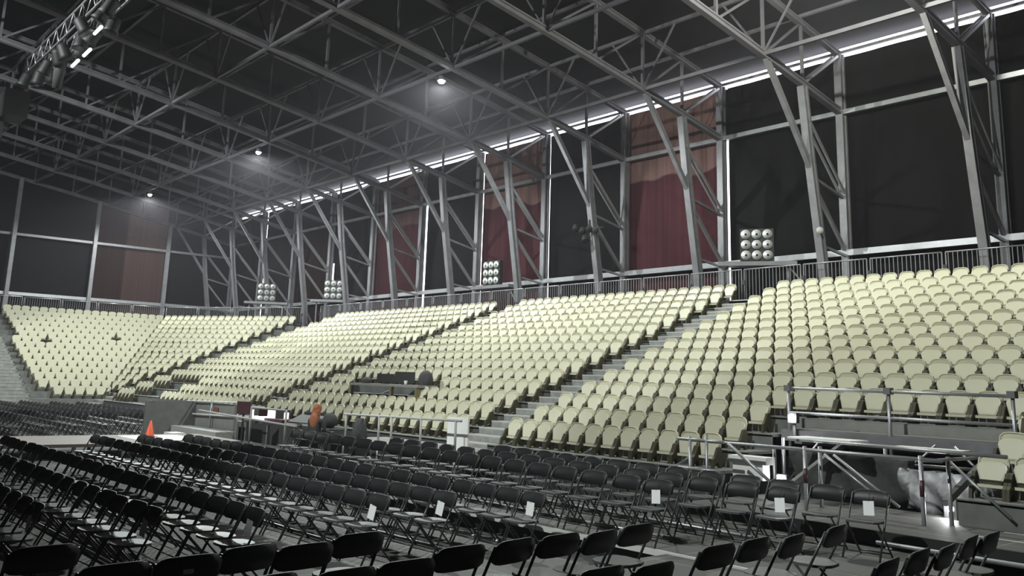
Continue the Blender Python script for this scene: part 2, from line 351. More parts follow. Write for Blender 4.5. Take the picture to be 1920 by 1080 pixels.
# ---------------------------------------------------------------- cream tip-up seats
def seat_outline(wt, wb, h, cut=.06, y=0):
    """front outline of a shell: flat top with cut corners, tapering towards the base"""
    return [(-wb/2, 0), (-wb*.46, -.025), (wb*.46, -.025), (wb/2, 0), (wt/2, h*.66), (wt*.47, h*.84), (wt*.34, h-.012), (wt*.18, h), (-wt*.18, h), (-wt*.34, h-.012), (-wt*.47, h*.84), (-wt/2, h*.66)]
def shell(poly, z0, y0, lean, th, rim=.016, dish=.02):
    mb = MB(); n = len(poly); cx = 0; cz = sum(p[1] for p in poly)/n
    def ring(sc, dy): return [(p[0]*sc, y0+lean*(p[1])+dy, z0+cz+(p[1]-cz)*sc) for p in poly]
    rings = [ring(1, th), ring(1, 0), ring(.93, -.004), ring(.86, dish)]
    vs = sum(rings, []); fs = []
    for r in range(3):
        for i in range(n): fs.append((r*n+i, r*n+(i+1) % n, (r+1)*n+(i+1) % n, (r+1)*n+i))
    fs.append(tuple(range(3*n, 4*n))); fs.append(tuple(range(n))[::-1])
    return mb.add(vs, fs)
SE = {}
SE['backrest'] = (shell(seat_outline(.435, .30, .37), .235, .085, -.02, .03), 'cream')
SE['tip_up_pan'] = (shell(seat_outline(.42, .30, .285), .225, -.045, .30, .05, dish=-.006), 'cream')
SE['seat_beam'] = (MB().box((-.245, -.05, .15), (.245, .02, .195)), 'cream')
def seat_leg(sx):
    prof = [(-.23, 0), (-.18, 0), (-.15, .08), (-.06, .11), (-.01, 0), (.05, 0), (.07, .20), (.05, .34), (0, .37), (-.06, .36), (-.12, .25), (-.15, .20), (-.20, .16)]
    return MB().prism(prof, sx*.224-.024, sx*.224+.024, 'x')
SE['side_bracket'] = (seat_leg(1), 'leg'); LEG2 = seat_leg(-1)
SM = {k: v[0].mesh(k, M[v[1]]) for k, v in SE.items()}; SM['leg2'] = LEG2.mesh('side_bracket', M['leg'])
SEAT_H = .60
V0, DV, H0, DH = 13.8796, .78724, -.82232, .301826
def row_v(i): return V0+DV*i
def row_z(i): return H0+DH*i+CAMH-SEAT_H            # deck height of row i
seats = []                                            # (loc, rz, label, group)
ROWN = [ordw(i+1) for i in range(15)]
def side_row(i, us, block, ref):
    for j, u in enumerate(us):
        seats.append((Vector((u, -row_v(i)+.0, row_z(i))), 0.0, 'cream tip-up seat, %s row up, %s from %s, %s block' % (ROWN[i], ordw(j+1), ref, block), 'cream seats of the %s block' % block))
for i in range(15):
    if i >= 3: us = [16.1-.5*j for j in range(23)]
    else: us = [16.1-.5*j for j in range(12)]
    side_row(i, us, 'right', 'the stair aisle')
    if i < 3:
        for j, u in enumerate([5.65-.5*j for j in range(3)]):
            seats.append((Vector((u, -row_v(i), row_z(i))), 0.0, 'cream tip-up seat at right edge, %s row up, %s from the scaffold' % (ROWN[i], ordw(j+1)), 'cream seats at the right edge'))
    side_row(i, [18.1+.5*j for j in range(22) if not (i in (2, 3) and 22.2 < 18.1+.5*j < (26.3 if i == 2 else 27.2))], 'centre', 'its right aisle')
    side_row(i, [30.6+.5*j for j in range(28) if not (i < 3 and 38.75 < 30.6+.5*j < 42.6)], 'far side', 'its right aisle')
# corner wedge and end block
EU = 46.66; EP = .475
nd = Vector((.515, -.857, 0)).normalized()             # outward normal of the diagonal rows
def corner_pts(i):
    t = DV*(14-i); eu = EU+DV*i-.3
    v_end = 20.2-.566*t; u_side = 48.9-.277*t if i < 14 else 48.9
    return Vector((eu, -v_end, 0)), Vector((u_side, -(row_v(i)), 0))
for i in range(15):
    pe, ps = corner_pts(i); z = row_z(i)
    j = 0; v = pe.y*-1-.25
    while v > 10.9+.02*i:
        if (i*7+j) % 61 != 5:
            seats.append((Vector((pe.x+.1, -v, z)), math.pi*1.5, 'cream tip-up seat of end block, %s row up, %s from the corner' % (ROWN[i], ordw(j+1)), 'cream seats of the end block'))
        v -= EP; j += 1
    d = ps-pe; L = d.length; nn = int(L/.49); d.normalize()
    for q in range(nn):
        p = pe+d*(L*(q+.5)/max(nn, 1)); ang = math.atan2(-d.y, -d.x)
        seats.append((Vector((p.x, p.y, z)), ang, 'cream tip-up seat of corner wedge, %s row up, %s from its left' % (ROWN[i], ordw(q+1)), 'cream seats of the corner wedge'))
# the seats face away from the wall: local -y must point into the hall (+y for the side rows)
def seat_matrix(loc, rz): return Matrix.Translation(loc) @ Matrix.Rotation(rz+math.pi, 4, 'Z')
vis = []
for s in seats:
    x, y, z = project(s[0]+Vector((0, 0, .3)))
    vis.append((z, s) if (-25 < x < 1945 and -20 < y < 1100) else (1e9+z, s))
vis.sort(key=lambda a: a[0]); vis = [a for a in vis if a[0] < 1e9]
near, far = vis[:300], vis[300:]
proto = None
for z, (loc, rz, lab, grp) in near:
    if proto is None:
        proto = thing('tip_up_seat', lab, 'seat', loc, rz+math.pi, grp)
        for nm in ('backrest', 'tip_up_pan', 'seat_beam', 'side_bracket'): link(nm, SM[nm], proto)
        link('side_bracket', SM['leg2'], proto)
    else: dup(proto, loc, rz+math.pi, lab, grp)
import numpy as np
def stuff(name, parts, mats, label, cat):
    """parts: list of (MB, material index); mats; one object of many copies"""
    vs = []; fs = []; mi = []; 
    return vs
def scatter(name, kit, places, label, cat):
    """kit: list of (MB, Material); places: matrices -> ONE mesh object"""
    mats = []; V = []; F = []; MI = []; off = 0
    for mb, m in kit:
        if m not in mats: mats.append(m)
    base = [(np.array(mb.v), mb.f, mats.index(m)) for mb, m in kit]
    for T in places:
        R = np.array(T.to_3x3()); t = np.array(T.translation)
        for bv, bf, k in base:
            V.append(bv @ R.T+t); F += [tuple(i+off for i in f) for f in bf]; MI += [k]*len(bf); off += len(bv)
    me = bpy.data.meshes.new(name); me.from_pydata(np.concatenate(V).tolist(), [], F)
    for m in mats: me.materials.append(m)
    me.polygons.foreach_set('material_index', MI); me.update()
    return tag(link(name, me), label, cat, None, 'stuff')
scatter('tip_up_seats', [(v[0], M[v[1]]) for v in SE.values()]+[(LEG2, M['leg'])], [seat_matrix(s[0], s[1]) for z, s in far], 'mass of smaller cream tip-up seats filling the farther terraces', 'seats')

# ---------------------------------------------------------------- terraces and stairs
FD, BD = .47, DV-.47
def terrace_side(u0, u1, rows=range(15), skip=()):
    mb = MB()
    for i in rows:
        z = row_z(i); v = row_v(i)
        mb.box((u0, -(v-FD), z-.05), (u1, -(v+BD+.04), z))
        mb.box((u0, -(v-FD), z-.34 if i > 0 else 0), (u1, -(v-FD+.03), z-.02))
    # raking steel legs below
    for u in np.arange(u0+.2, u1, 2.5):
        mb.beam((u, -(row_v(0)-.3), row_z(0)-.1), (u, -(row_v(14)+.2), row_z(14)-.15), .08, .1)
        for i in (0, 4, 8, 12, 14): mb.beam((u, -row_v(i), 0), (u, -row_v(i), row_z(i)-.06), .06, .06)
    return mb
tag(obj('terrace', terrace_side(18.0-.2, 29.0), M['deck']), 'grey stepped terrace carrying the centre block of cream seats', 'grandstand')
mb = terrace_side(1.0, 16.45, range(3, 15))
for i in range(3):
    z = row_z(i); v = row_v(i)
    for a, b in ((10.0, 16.45), (1.0, 5.95)):
        mb.box((a, -(v-FD), z-.05), (b, -(v+BD+.04), z)); mb.box((a, -(v-FD), z-.34 if i > 0 else 0), (b, -(v-FD+.03), z-.02))
tag(obj('terrace', mb, M['deck']), 'grey stepped terrace carrying the right block of cream seats', 'grandstand')
tag(obj('terrace', terrace_side(30.3, 44.75), M['deck']), 'grey stepped terrace carrying the far side block of cream seats', 'grandstand')
mb = MB()
for i in range(15):
    pe, ps = corner_pts(i); z = row_z(i)
    mb.box((pe.x-FD+.1, -pe.y*-1-.3, z-.34), (pe.x+BD+.14, -10.6, z))
    d = (ps-pe).normalized(); nrm = Vector((-d.y, d.x, 0)); 
    if nrm.dot(nd) < 0: nrm = -nrm
    a, b = pe-nrm*FD-d*.2, ps-nrm*FD+d*.25; c, e = ps+nrm*(BD+.05)+d*.25, pe+nrm*(BD+.05)-d*.2
    mb.add([(p.x, p.y, zz) for zz in (z-.34, z) for p in (a, b, c, e)], [(0, 1, 5, 4), (1, 2, 6, 5), (2, 3, 7, 6), (3, 0, 4, 7), (4, 5, 6, 7), (3, 2, 1, 0)])
tag(obj('terrace', mb, M['deck']), 'grey stepped terrace turning the far corner under the end block', 'grandstand')
mb = MB()                                                       # seatless steps left of the end block
for i in range(30):
    z = row_z(0)-.1+.151*i; x = EU-.9+.394*i
    mb.box((x, -10.62, z-.2), (x+.42, 2, z)); mb.box((x-.01, -10.62, z-.03), (x+.05, 2, z+.012))
tag(obj('terrace', mb, M['stair']), 'bare grey stepped terrace at the left edge beside the end block', 'grandstand')
def aisle(u0, u1, lab, rows=15):
    t = thing('aisle_stairs', lab, 'stairs', (0, 0, 0), 0)
    mb = MB(); nose = MB()
    for i in range(rows):
        for s_ in (0, 1):
            z = row_z(i)-.30+.151*(s_+1); v = row_v(i)-FD-DV/2+DV/2*s_
            mb.box((u0, -v, z-.17), (u1, -(v+DV/2+.03), z)); nose.box((u0, -v+.004, z-.028), (u1, -(v+.05), z+.006))
    mb.box((u0, -(row_v(rows-1)-FD), row_z(rows-1)-.3), (u1, -(row_v(rows-1)+BD), row_z(rows-1)))
    for s_ in range(3):                                          # lowest flight down to the floor
        z = row_z(0)-.30-.2*s_+.0; v = row_v(0)-FD-DV/2-.3*(s_+1)
        if z > .05: mb.box((u0, -v, 0), (u1, -(v+.32), z)); nose.box((u0, -v+.004, z-.03), (u1, -(v+.05), z+.006))
    obj('treads', mb, M['stair'], t); obj('nosings', nose, M['light_grey'], t)
aisle(16.47, 17.78, 'grey aisle stairs between the right and centre seat blocks')
aisle(29.02, 30.28, 'grey aisle stairs between the centre and far side seat blocks')
aisle(44.77, 46.2, 'grey aisle stairs between the far side block and the corner wedge')
# dark skirt board under the front rows
for a, b, l in ((10.0, 16.45, 'right'), (17.8, 29.0, 'centre'), (30.3, 44.75, 'far side')):
    tag(obj('skirt_board', MB().box((a, -(V0-FD-.02), 0), (b, -(V0-FD+.0), row_z(0)-.05)), M['dgrey']), 'dark grey skirt board below the first row of the %s block' % l, 'skirting')
tag(obj('skirt_board', MB().box((EU-.9, -14, 0), (EU-.85, -10.0, row_z(0)-.3)), M['black']), 'black skirt below the first row of the end block', 'skirting')

# ---------------------------------------------------------------- railings on top of the terraces
def railing(p, q, lab, grp, h=1.16):
    """crowd barrier panel from p to q (base points)"""
    d = q-p; L = d.length; rz = math.atan2(d.y, d.x)
    t = thing('railing_panel', lab, 'railing', p, rz, grp)
    obj('top_rail', MB().tube([(0.02, 0, h), (L-.06, 0, h)], .024), M['alu'], t)
    obj('bottom_rail', MB().tube([(0.02, 0, .12), (L-.06, 0, .12)], .018), M['steel'], t)
    obj('post', MB().tube([(.02, 0, 0), (.02, 0, h)], .022), M['steel'], t); obj('post', MB().tube([(L-.06, 0, 0), (L-.06, 0, h)], .022), M['steel'], t)
    mb = MB(); n = int(L/.125)
    for i in range(1, n): mb.beam((L*i/n, 0, .12), (L*i/n, 0, h), .02, .02)
    obj('balusters', mb, M['steel'], t)
    obj('clamp', MB().box((L-.10, -.04, h*.55), (L+.02, .04, h*.55+.16)), M['dgrey'], t)
    return t
RZ = row_z(14); RV = 25.62; r0 = None
for i in range(19):
    a = 4.6+2.25*i
    lab = 'grey barred railing panel above the top row of the long side, %s from the right' % ordw(i+1)
    if r0 is None: r0 = railing(Vector((a, -RV, RZ)), Vector((a+2.22, -RV, RZ)), lab, 'railing panels along the long side')
    else: dup(r0, (a, -RV, RZ), 0, lab)
pe, ps = corner_pts(14); e_ = Vector((EU+DV*14+.55, -20.6, RZ)); s_ = Vector((49.2, -25.5, RZ)); dd = (s_-e_)/4; r1 = None
for i in range(4):
    lab = 'grey barred railing panel across the corner wedge, %s from the end wall' % ordw(i+1)
    p = e_+dd*i; r1 = railing(p, p+dd*.985, lab, 'railing panels across the corner') if r1 is None else dup(r1, p, math.atan2(dd.y, dd.x), lab)
r2 = None
for i in range(6):
    p = Vector((e_.x, -20.5+2.05*i, RZ)); lab = 'grey barred railing panel above the end block, %s from the corner' % ordw(i+1)
    r2 = railing(p, p+Vector((0, 2.02, 0)), lab, 'railing panels above the end block') if r2 is None else dup(r2, p, math.pi/2, lab)

# ---------------------------------------------------------------- nine-lamp panels
def nine(loc, rz, lab, tilt=0.0):
    t = thing('lamp_panel', lab, 'stage light', loc, rz, 'nine-lamp panels along the top railing')
    obj('case', MB().box((-.56, .02, 0), (.56, .22, 1.12)), M['black'], t)
    obj('base', MB().box((-1.3, -.1, -.16), (1.3, .5, -.02)).beam((-1.0, .2, -1.3), (-1.0, .2, -.1), .06, .06).beam((1.0, .2, -1.3), (1.0, .2, -.1), .06, .06).beam((1.0, .2, -.15), (1.6, .2, -.9), .05, .05), M['steel'], t)
    for r in range(3):
        for c in range(3):
            l = obj('reflector', MB().lathe([(.165, -.06), (.16, -.05), (.13, .0), (.07, .07), (.03, .08)], (-.36+.36*c, .03, .20+.36*r), (0, 1, 0), 18), M['reflector'], t)
            obj('bulb', MB().ball((-.36+.36*c, .0, .20+.36*r), .055), M['black'], l)
nine((17.75, -26.0, 4.27+CAMH), math.pi+.55, 'nine-lamp panel facing us beside the bright white slit, right')
nine((32.1, -26.0, 4.32+CAMH), math.pi+.05, 'black nine-lamp panel in front of the second maroon banner')
nine((46.6, -26.0, 4.36+CAMH), math.pi+.8, 'dark nine-lamp panel at the foot of the short lit slit')
nine((52.4, -24.6, 4.40+CAMH), math.pi+1.05, 'small far nine-lamp panel with round chrome lamps near the corner')
# disc on the inner column, moving-light cluster
tag(obj('round_sign', MB().lathe([(.001, 0), (.11, 0), (.11, .02), (.001, .02)], (U0+5-.16, -25.86, 5.05+CAMH), Vector((-.5, .8, 0)), 20), M['light_grey']), 'pale round disc fixed to the second inner column from the right', 'sign')
t = thing('moving_light', 'cluster of small black moving lights clamped to an inner column above the centre', 'stage light', (U0+15, -25.8, 6.05+CAMH))
for i, (dx, dz) in enumerate(((-.5, 0), (-.15, .1), (.25, .05), (.65, .2), (.1, -.3))):
    obj('lamp_head', MB().lathe([(.05, -.2), (.10, -.16), (.12, .05), (.14, .12), (.13, .13)], (dx, .3, dz), Vector((-.6, .6, -.3-.2*i)), 12), M['black'], t)
obj('clamp_bar', MB().tube([(-.8, .15, .1), (.95, .15, .2)], .03), M['black'], t)
obj('clamp_bar', MB().tube([(0, .15, -.5), (0, .15, .5)], .03), M['black'], t)

# ---------------------------------------------------------------- black folding chairs
CW = .475
def arc_panel(w, z0, z1, y0, y1, th=.02, cut=.05):
    """curved backrest panel with rounded corners"""
    N = 12; mb = MB(); vs = []; fs = []
    for side in (0, 1):
        for i in range(N+1):
            s_ = -1+2*i/N; x = s_*w/2; bow = .022*(1-s_*s_)
            e = max(0, abs(s_)-.7)/.3; lo = z0+cut*.6*e*e; hi = z1-cut*e*e-.008*s_*s_
            for z in (lo, (lo+hi)/2, hi):
                y = y0+(y1-y0)*(z-z0)/(z1-z0)+bow+(th if side else 0)
                vs.append((x, y, z))
    n3 = 3*(N+1)
    for i in range(N):
        for r in range(2):
            a = i*3+r; fs.append((a, a+3, a+4, a+1)); fs.append((n3+a+1, n3+a+4, n3+a+3, n3+a))
        fs.append((i*3, n3+i*3, n3+i*3+3, i*3+3)); fs.append((i*3+2, i*3+5, n3+i*3+5, n3+i*3+2))
    for a, b in ((0, 1), (1, 2)): fs.append((a, b, n3+b, n3+a)); fs.append((N*3+a, n3+N*3+a, n3+N*3+b, N*3+b))
    return mb.add(vs, fs, True)
def pan():
    N = 16; top = []; mb = MB()
    for i in range(N):
        a = 2*math.pi*i/N; c, s_ = math.cos(a), math.sin(a); r = (abs(c)**3.2+abs(s_)**3.2)**(-1/3.2)
        top.append((c*r*(CW/2-.035+.01*(s_ < 0)), -.065+s_*r*.2))
    vs = [(x, y, .445+.02*(-y)) for x, y in top]+[(x, y, .42+.02*(-y)) for x, y in top]+[(0, -.065, .436)]
    fs = [(i, (i+1) % N, 2*N) for i in range(N)]+[(N+i, N+(i+1) % N, (i+1) % N, i) for i in range(N)]+[tuple(range(N, 2*N))[::-1]]
    return mb.add(vs, fs)
X_ = CW/2-.012
CH = [('backrest', arc_panel(CW, .60, .785, .095, .15), 'blackp'), ('seat', pan(), 'chairseat'),
      ('front_frame', MB().tube([(-X_, -.24, 0), (-X_, -.02, .43), (-X_, .138, .745)], .013, 5).tube([(X_, -.24, 0), (X_, -.02, .43), (X_, .138, .745)], .013, 5).tube([(-X_, -.20, .09), (X_, -.20, .09)], .009, 5), 'tube'),
      ('rear_legs', MB().tube([(-X_+.03, -.17, .43), (-X_+.03, .24, 0)], .012, 5).tube([(X_-.03, -.17, .43), (X_-.03, .24, 0)], .012, 5).tube([(-X_+.03, .20, .05), (X_-.03, .20, .05)], .009, 5), 'tube')]
CM = [(n_, mb.mesh(n_, M[m_])) for n_, mb, m_ in CH]
chairs = []      # (u, v, z, facing angle, label, group)
FA = {'-v': math.pi, '+u': math.pi/2}     # local -y -> hall directions
T1 = .25
K = 1.08
rows = [(2.53*K, 0, 10.25*K, 21.9, 0, .53), (3.39*K, 0, 9.45*K, 21.9, 0, .53), (4.26*K, 0, 8.95*K, 21.9, 0, .53), (5.93*K, 0, 9.3*K, 21.9, 0, .53), (6.83*K, 0, 9.2*K, 21.9, 0, .53), (7.8*K, 0, 8.65*K, 21.9, 0, .53),
        (9.4, .04, 8.0, 18.9, T1, .60), (10.22, .03, 6.7, 16.3, T1, .61), (11.02, .04, 5.96, 14.1, T1, .63)]
for ri, (v, sl, ua, ub, zb, p_) in enumerate(rows):
    j = 0; u = ua
    while u < ub:
        fac = math.pi+math.radians(3)+random.uniform(-.06, .06)
        chairs.append((u, v+sl*(u-ua)+random.uniform(-.02, .02)-.11, zb, fac, 'black folding chair, %s floor row from the stands, %s from the near aisle' % (ordw(9-ri), ordw(j+1)), 'black chairs of the floor rows'))
        u += p_*random.uniform(.97, 1.03); j += 1
fg = [(8.21, 2.12), (7.23, 2.36), (7.25, 2.92), (7.41, 3.48), (7.26, 3.93), (7.5, 4.6), (6.24, 4.28), (6.51, 5.02), (6.52, 5.63), (6.52, 6.2), (6.44, 6.66), (6.56, 7.33), (5.21, 5.4), (5.09, 5.88), (5.36, 7.08), (5.39, 7.7), (5.31, 8.21), (5.41, 9.18), (4.12, 7.78), (4.2, 8.52), (4.17, 9.0), (4.29, 9.8), (4.28, 10.28), (6.3, 3.1), (6.2, 3.7)]
fgo = sorted(range(len(fg)), key=lambda i: project(Vector((fg[i][0], -fg[i][1], 1)))[0])
for n_, i in enumerate(fgo):
    u, v = fg[i]
    chairs.append((u*.857+.12, v*.857, T1, math.pi/2+random.uniform(.02, .18), 'black folding chair seen from behind in the foreground, %s from the left' % ordw(n_+1), 'black chairs in the foreground'))
for ri in range(9):
    v = 3.8+1.0*ri; u = 30.2+.25*ri; j = 0
    while u < 48-.9*ri*.6:
        chairs.append((u, v, 0, math.pi+random.uniform(-.05, .05), 'black folding chair beyond the runway, %s row out, %s from the runway' % (ordw(ri+1), ordw(j+1)), 'black chairs beyond the runway')); u += .62; j += 1
def chair_loc(c): return Vector((c[0], -c[1], c[2]))
cv = []
for c in chairs:
    x, y, z = project(chair_loc(c)+Vector((0, 0, .55)))
    if -60 < x < 1980 and y < 1200: cv.append((z, c))
cv.sort(key=lambda a: a[0]); cproto = None
PI = math.pi
for z, c in cv[:300]:
    rz = c[3]
    if cproto is None:
        cproto = thing('folding_chair', c[4], 'chair', chair_loc(c), rz, c[5])
        for n_, me in CM: link(n_, me, cproto)
    else: dup(cproto, chair_loc(c), rz, c[4], c[5])
if len(cv) > 300:
    scatter('folding_chairs', [(mb, M[m_]) for n_, mb, m_ in CH], [Matrix.Translation(chair_loc(c)) @ Matrix.Rotation(c[3], 4, 'Z') for z, c in cv[300:]], 'mass of small black folding chairs standing beyond the runway', 'chairs')
# paper tags tied to the aisle-end chairs
TG = [(r_[0], r_[2], r_[4]) for r_ in rows]
for i, (v, u, zb) in enumerate(TG):
    t = thing('paper_tag', 'white paper sheet tied to the back of an aisle-end chair, %s from the left' % ordw(i+1), 'paper', (u, -(v-.11)+.0, .60+zb), PI+.05, 'paper sheets on the aisle-end chairs')
    a = random.uniform(-.28, .28)
    obj('sheet', MB().add([Matrix.Rotation(a, 3, 'Y') @ Vector(p) for p in ((-.07, .055, -.11), (.07, .055, -.11), (.07, .075, .06), (-.07, .075, .06), (-.07, .058, -.11), (.07, .058, -.11), (.07, .078, .06), (-.07, .078, .06))], [(0, 1, 2, 3), (7, 6, 5, 4), (0, 4, 5, 1), (1, 5, 6, 2), (2, 6, 7, 3), (3, 7, 4, 0)]), M['paper'], t)
    obj('string', MB().tube([(0, .074, .05), (.01, .10, .17)], .004, 4), M['dgrey'], t)
# white rails lying along the feet of some floor rows
for i, (v, a, b) in enumerate(((5.25, 10.4, 21.6), (4.1, 11, 20.0), (8.95, 9.6, 14.2), (6.95, 10.2, 15), (10.15, 7.9, 12.5), (11.2, 6.9, 12.6), (7.95, 9.6, 12.5))):
    zb = T1 if v > 9 else 0
    tag(obj('floor_rail', MB().tube([(a, -v+.42, .03+zb), (b, -v+.42, .03+zb)], .022, 6), M['alu']), 'pale metal tube lying on the floor under the chairs, %s of seven from the left' % ordw([0, 1, 3, 2, 5, 6, 4][i]+1), 'tube', 'metal tubes on the floor')
t = thing('low_stage', 'low grey platform carrying the three chair rows nearest the stands', 'platform', (0, 0, 0))
obj('deck_boards', MB().box((5.2, -11.75, T1-.05), (19.2, -9.05, T1)), M['floor'], t)
obj('front_edge', MB().box((5.2, -9.05, T1-.07), (19.2, -9.01, T1)), M['tape'], t)
obj('riser', MB().box((5.2, -9.15, 0), (19.2, -9.11, T1-.07)), M['black'], t)
t = thing('near_platform', 'low grey platform at the bottom of the view carrying the foreground chairs', 'platform', (0, 0, 0))
obj('deck_boards', MB().box((-4, -8.9, T1-.05), (7.45, 3, T1)), M['floor'], t)
obj('riser', MB().box((7.3, -8.8, 0), (7.34, 3, T1-.05)).box((-4, -8.8, 0), (7.3, -8.76, T1-.05)), M['black'], t)
# small label stickers on two foreground chairs are built as labels resting on the backs
for (u, v), l in (((7.23*.857-.03, 2.36*.857), 'far left'), ((7.25*.857-.03, 2.92*.857), 'left')):
    tag(obj('sticker', MB().box((u-.035, -v-.035, .67+T1), (u-.03, -v+.035, .70+T1)), M['paper']), 'small pale sticker on the back of a foreground chair, %s' % l, 'sticker')

# ---------------------------------------------------------------- runway and things on it
t = thing('runway', 'long raised runway of pale boards crossing the floor at left', 'stage', (0, 0, 0))
RT = .38
obj('deck_boards', MB().box((24.5, -11.15, RT-.08), (27.7, 3, RT)), M['lino'], t)
for v in (-2, .5, 2.6, 4.4, 5.6, 6.8, 8.0, 9.2, 10.9):
    obj('leg', MB().box((24.6, -v-.04, 0), (24.68, -v+.04, RT-.08)), M['light_grey'], t); obj('leg', MB().box((27.5, -v-.04, 0), (27.58, -v+.04, RT-.08)), M['light_grey'], t)
tag(obj('white_sheet', MB().box((25.0, -10.3, RT), (27.2, -8.6, RT+.012)), M['white']), 'flat white sheet lying on the runway under the cone', 'sheet')
t = thing('traffic_cone', 'orange traffic cone standing on the runway', 'cone', (26.7, -9.35, RT))
obj('cone_body', MB().lathe([(.13, 0), (.12, .02), (.025, .42), (.001, .43)], (0, 0, .02)), M['orange'], t); obj('foot', MB().box((-.17, -.17, .0), (.17, .17, .025)), M['orange'], t)
obj('band', MB().lathe([(.098, 0), (.075, .08)], (0, 0, .13)), M['white'], t)

# ---------------------------------------------------------------- vomitory box, control area (FOH) behind the floor rows
t = thing('exit_barrier', 'grey panelled barrier with white rails in front of the far side block', 'barrier', (0, 0, 0))
Z = lambda h: h+CAMH
obj('side_panel', MB().box((30.9, -12.55, .12), (31.0, -10.6, Z(-.98))), M['deck'], t)
obj('front_panel', MB().box((27.8, -12.4, .12), (31.0, -12.3, Z(-.98))), M['grey'], t)
obj('left_panel', MB().add([(33.1, -11.7, .1), (31.0, -12.3, .1), (31.0, -12.3, Z(-.98)), (33.1, -11.7, Z(-.98)), (33.1, -11.75, .1), (31.0, -12.35, .1), (31.0, -12.35, Z(-.98)), (33.1, -11.75, Z(-.98))], [(0, 1, 2, 3), (7, 6, 5, 4), (3, 2, 6, 7), (0, 3, 7, 4), (1, 5, 6, 2)]), M['deck'], t)
obj('print', MB().box((29.0, -12.28, Z(-1.32)), (29.35, -12.27, Z(-1.12))).box((28.95, -12.28, Z(-1.38)), (29.42, -12.27, Z(-1.33))), M['rust'], t)
obj('top_rail', MB().tube([(27.3, -12.2, Z(-.90)), (31.6, -12.2, Z(-1.0))], .03), M['white'], t); obj('middle_rail', MB().tube([(27.3, -12.2, Z(-1.32)), (31.6, -12.2, Z(-1.42))], .03), M['white'], t)
for u in (27.3, 29.4): obj('post', MB().tube([(u, -12.2, 0), (u, -12.2, Z(-.9))], .03), M['alu'], t)
tag(obj('low_platform', MB().box((27.2, -12.15, .12), (31.4, -11.5, .45)).box((28, -11.9, 0), (28.1, -11.8, .12)).box((30.5, -11.9, 0), (30.6, -11.8, .12)), M['light_grey']), 'low pale grey platform in front of the panelled barrier', 'platform')
tag(obj('step_block', MB().box((27.9, -10.9, 0), (28.9, -10.4, .22)).box((28.05, -10.9, .22), (28.75, -10.5, .38)), M['white']), 'small white step block at the far side of the runway', 'steps')
# blank panel on a stand
t = thing('display_panel', 'dark maroon display panel on a black stand left of the lit screens', 'screen', (26.9, -12.2, 0), PI+.7)
obj('panel', MB().box((-.22, -.03, Z(-1.22)), (.22, .03, Z(-.86))), M['maroon'], t); obj('rim', MB().box((-.235, .0, Z(-1.235)), (.235, .02, Z(-.845))), M['grey'], t)
obj('stand', MB().beam((0, 0, .03), (0, 0, Z(-1.2)), .05, .05).box((-.2, -.2, 0), (.2, .2, .03)), M['black'], t)
# lit screens on the control desk
t = thing('lit_screen', 'large glowing pinkish white screen at the control desk', 'screen', (24.3, -11.8, Z(-1.30)), PI+.7)
obj('display', MB().box((-.55, -.012, 0), (.18, -.005, .30)).box((.44, -.012, .0), (.58, -.005, .25)).box((.2, -.012, -.02), (.42, -.005, .07)), M['screen'], t); obj('casing', MB().box((-.58, .0, -.03), (.60, .05, .32)), M['dgrey'], t)
tag(obj('monitor', MB().box((24.0, -11.45, Z(-1.14)), (24.03, -11.2, Z(-.90))), M['grey']), 'small grey monitor in front of the glowing screen', 'monitor')
tag(obj('monitor', MB().box((23.7, -11.45, Z(-1.14)), (23.73, -11.2, Z(-.90))), M['maroon']), 'small dark maroon monitor right of the grey one', 'monitor')
t = thing('control_desk', 'long dark control desk with equipment under the lit screens', 'desk', (0, 0, 0))
obj('desk_top', MB().box((20.8, -12.3, Z(-1.38)), (25.6, -11.6, Z(-1.33))), M['dgrey'], t)
obj('equipment', MB().box((23.3, -12.2, Z(-1.33)), (25.4, -11.7, Z(-1.22))), M['maroon'], t)
for u in (20.9, 22.4, 24.0, 25.4): obj('leg', MB().box((u, -11.7, 0), (u+.07, -11.63, Z(-1.38))), M['alu'], t)
obj('lower_rail', MB().box((20.9, -11.66, .25), (25.5, -11.62, .31)), M['alu'], t)
t = thing('mixing_console', 'black mixing console between the lit screens and the seated person', 'console', (22.2, -11.95, Z(-1.33)), PI+.2)
obj('body', MB().prism([(-.3, 0), (.3, 0), (.3, .30), (.22, .32), (-.3, .10)], -.55, .55, 'x'), M['black'], t); obj('meter_bridge', MB().box((-.5, .2, .30), (.5, .3, .36)), M['dgrey'], t); obj('armrest', MB().box((-.56, -.36, .02), (.56, -.3, .07)), M['light_grey'], t)
for i in range(3): tag(obj('flight_case', MB().box((21.2+.95*i, -12.6, 0), (22.0+.95*i, -12.35, .48)).box((21.18+.95*i, -12.34, .2), (22.02+.95*i, -12.33, .24)), M['black']), 'black flight case under the control desk, %s from the right' % ordw(i+1), 'case', 'flight cases under the desk')

CRAIL = [((27.9, 11.2, -1.16), (21.5, 11.2, -1.30)), ((24.2, 11.2, -.92), (22.1, 11.2, -.92)), ((24.2, 11.2, -.90), (24.2, 11.2, -1.9)), ((22.1, 11.2, -.90), (22.1, 11.2, -1.9))]
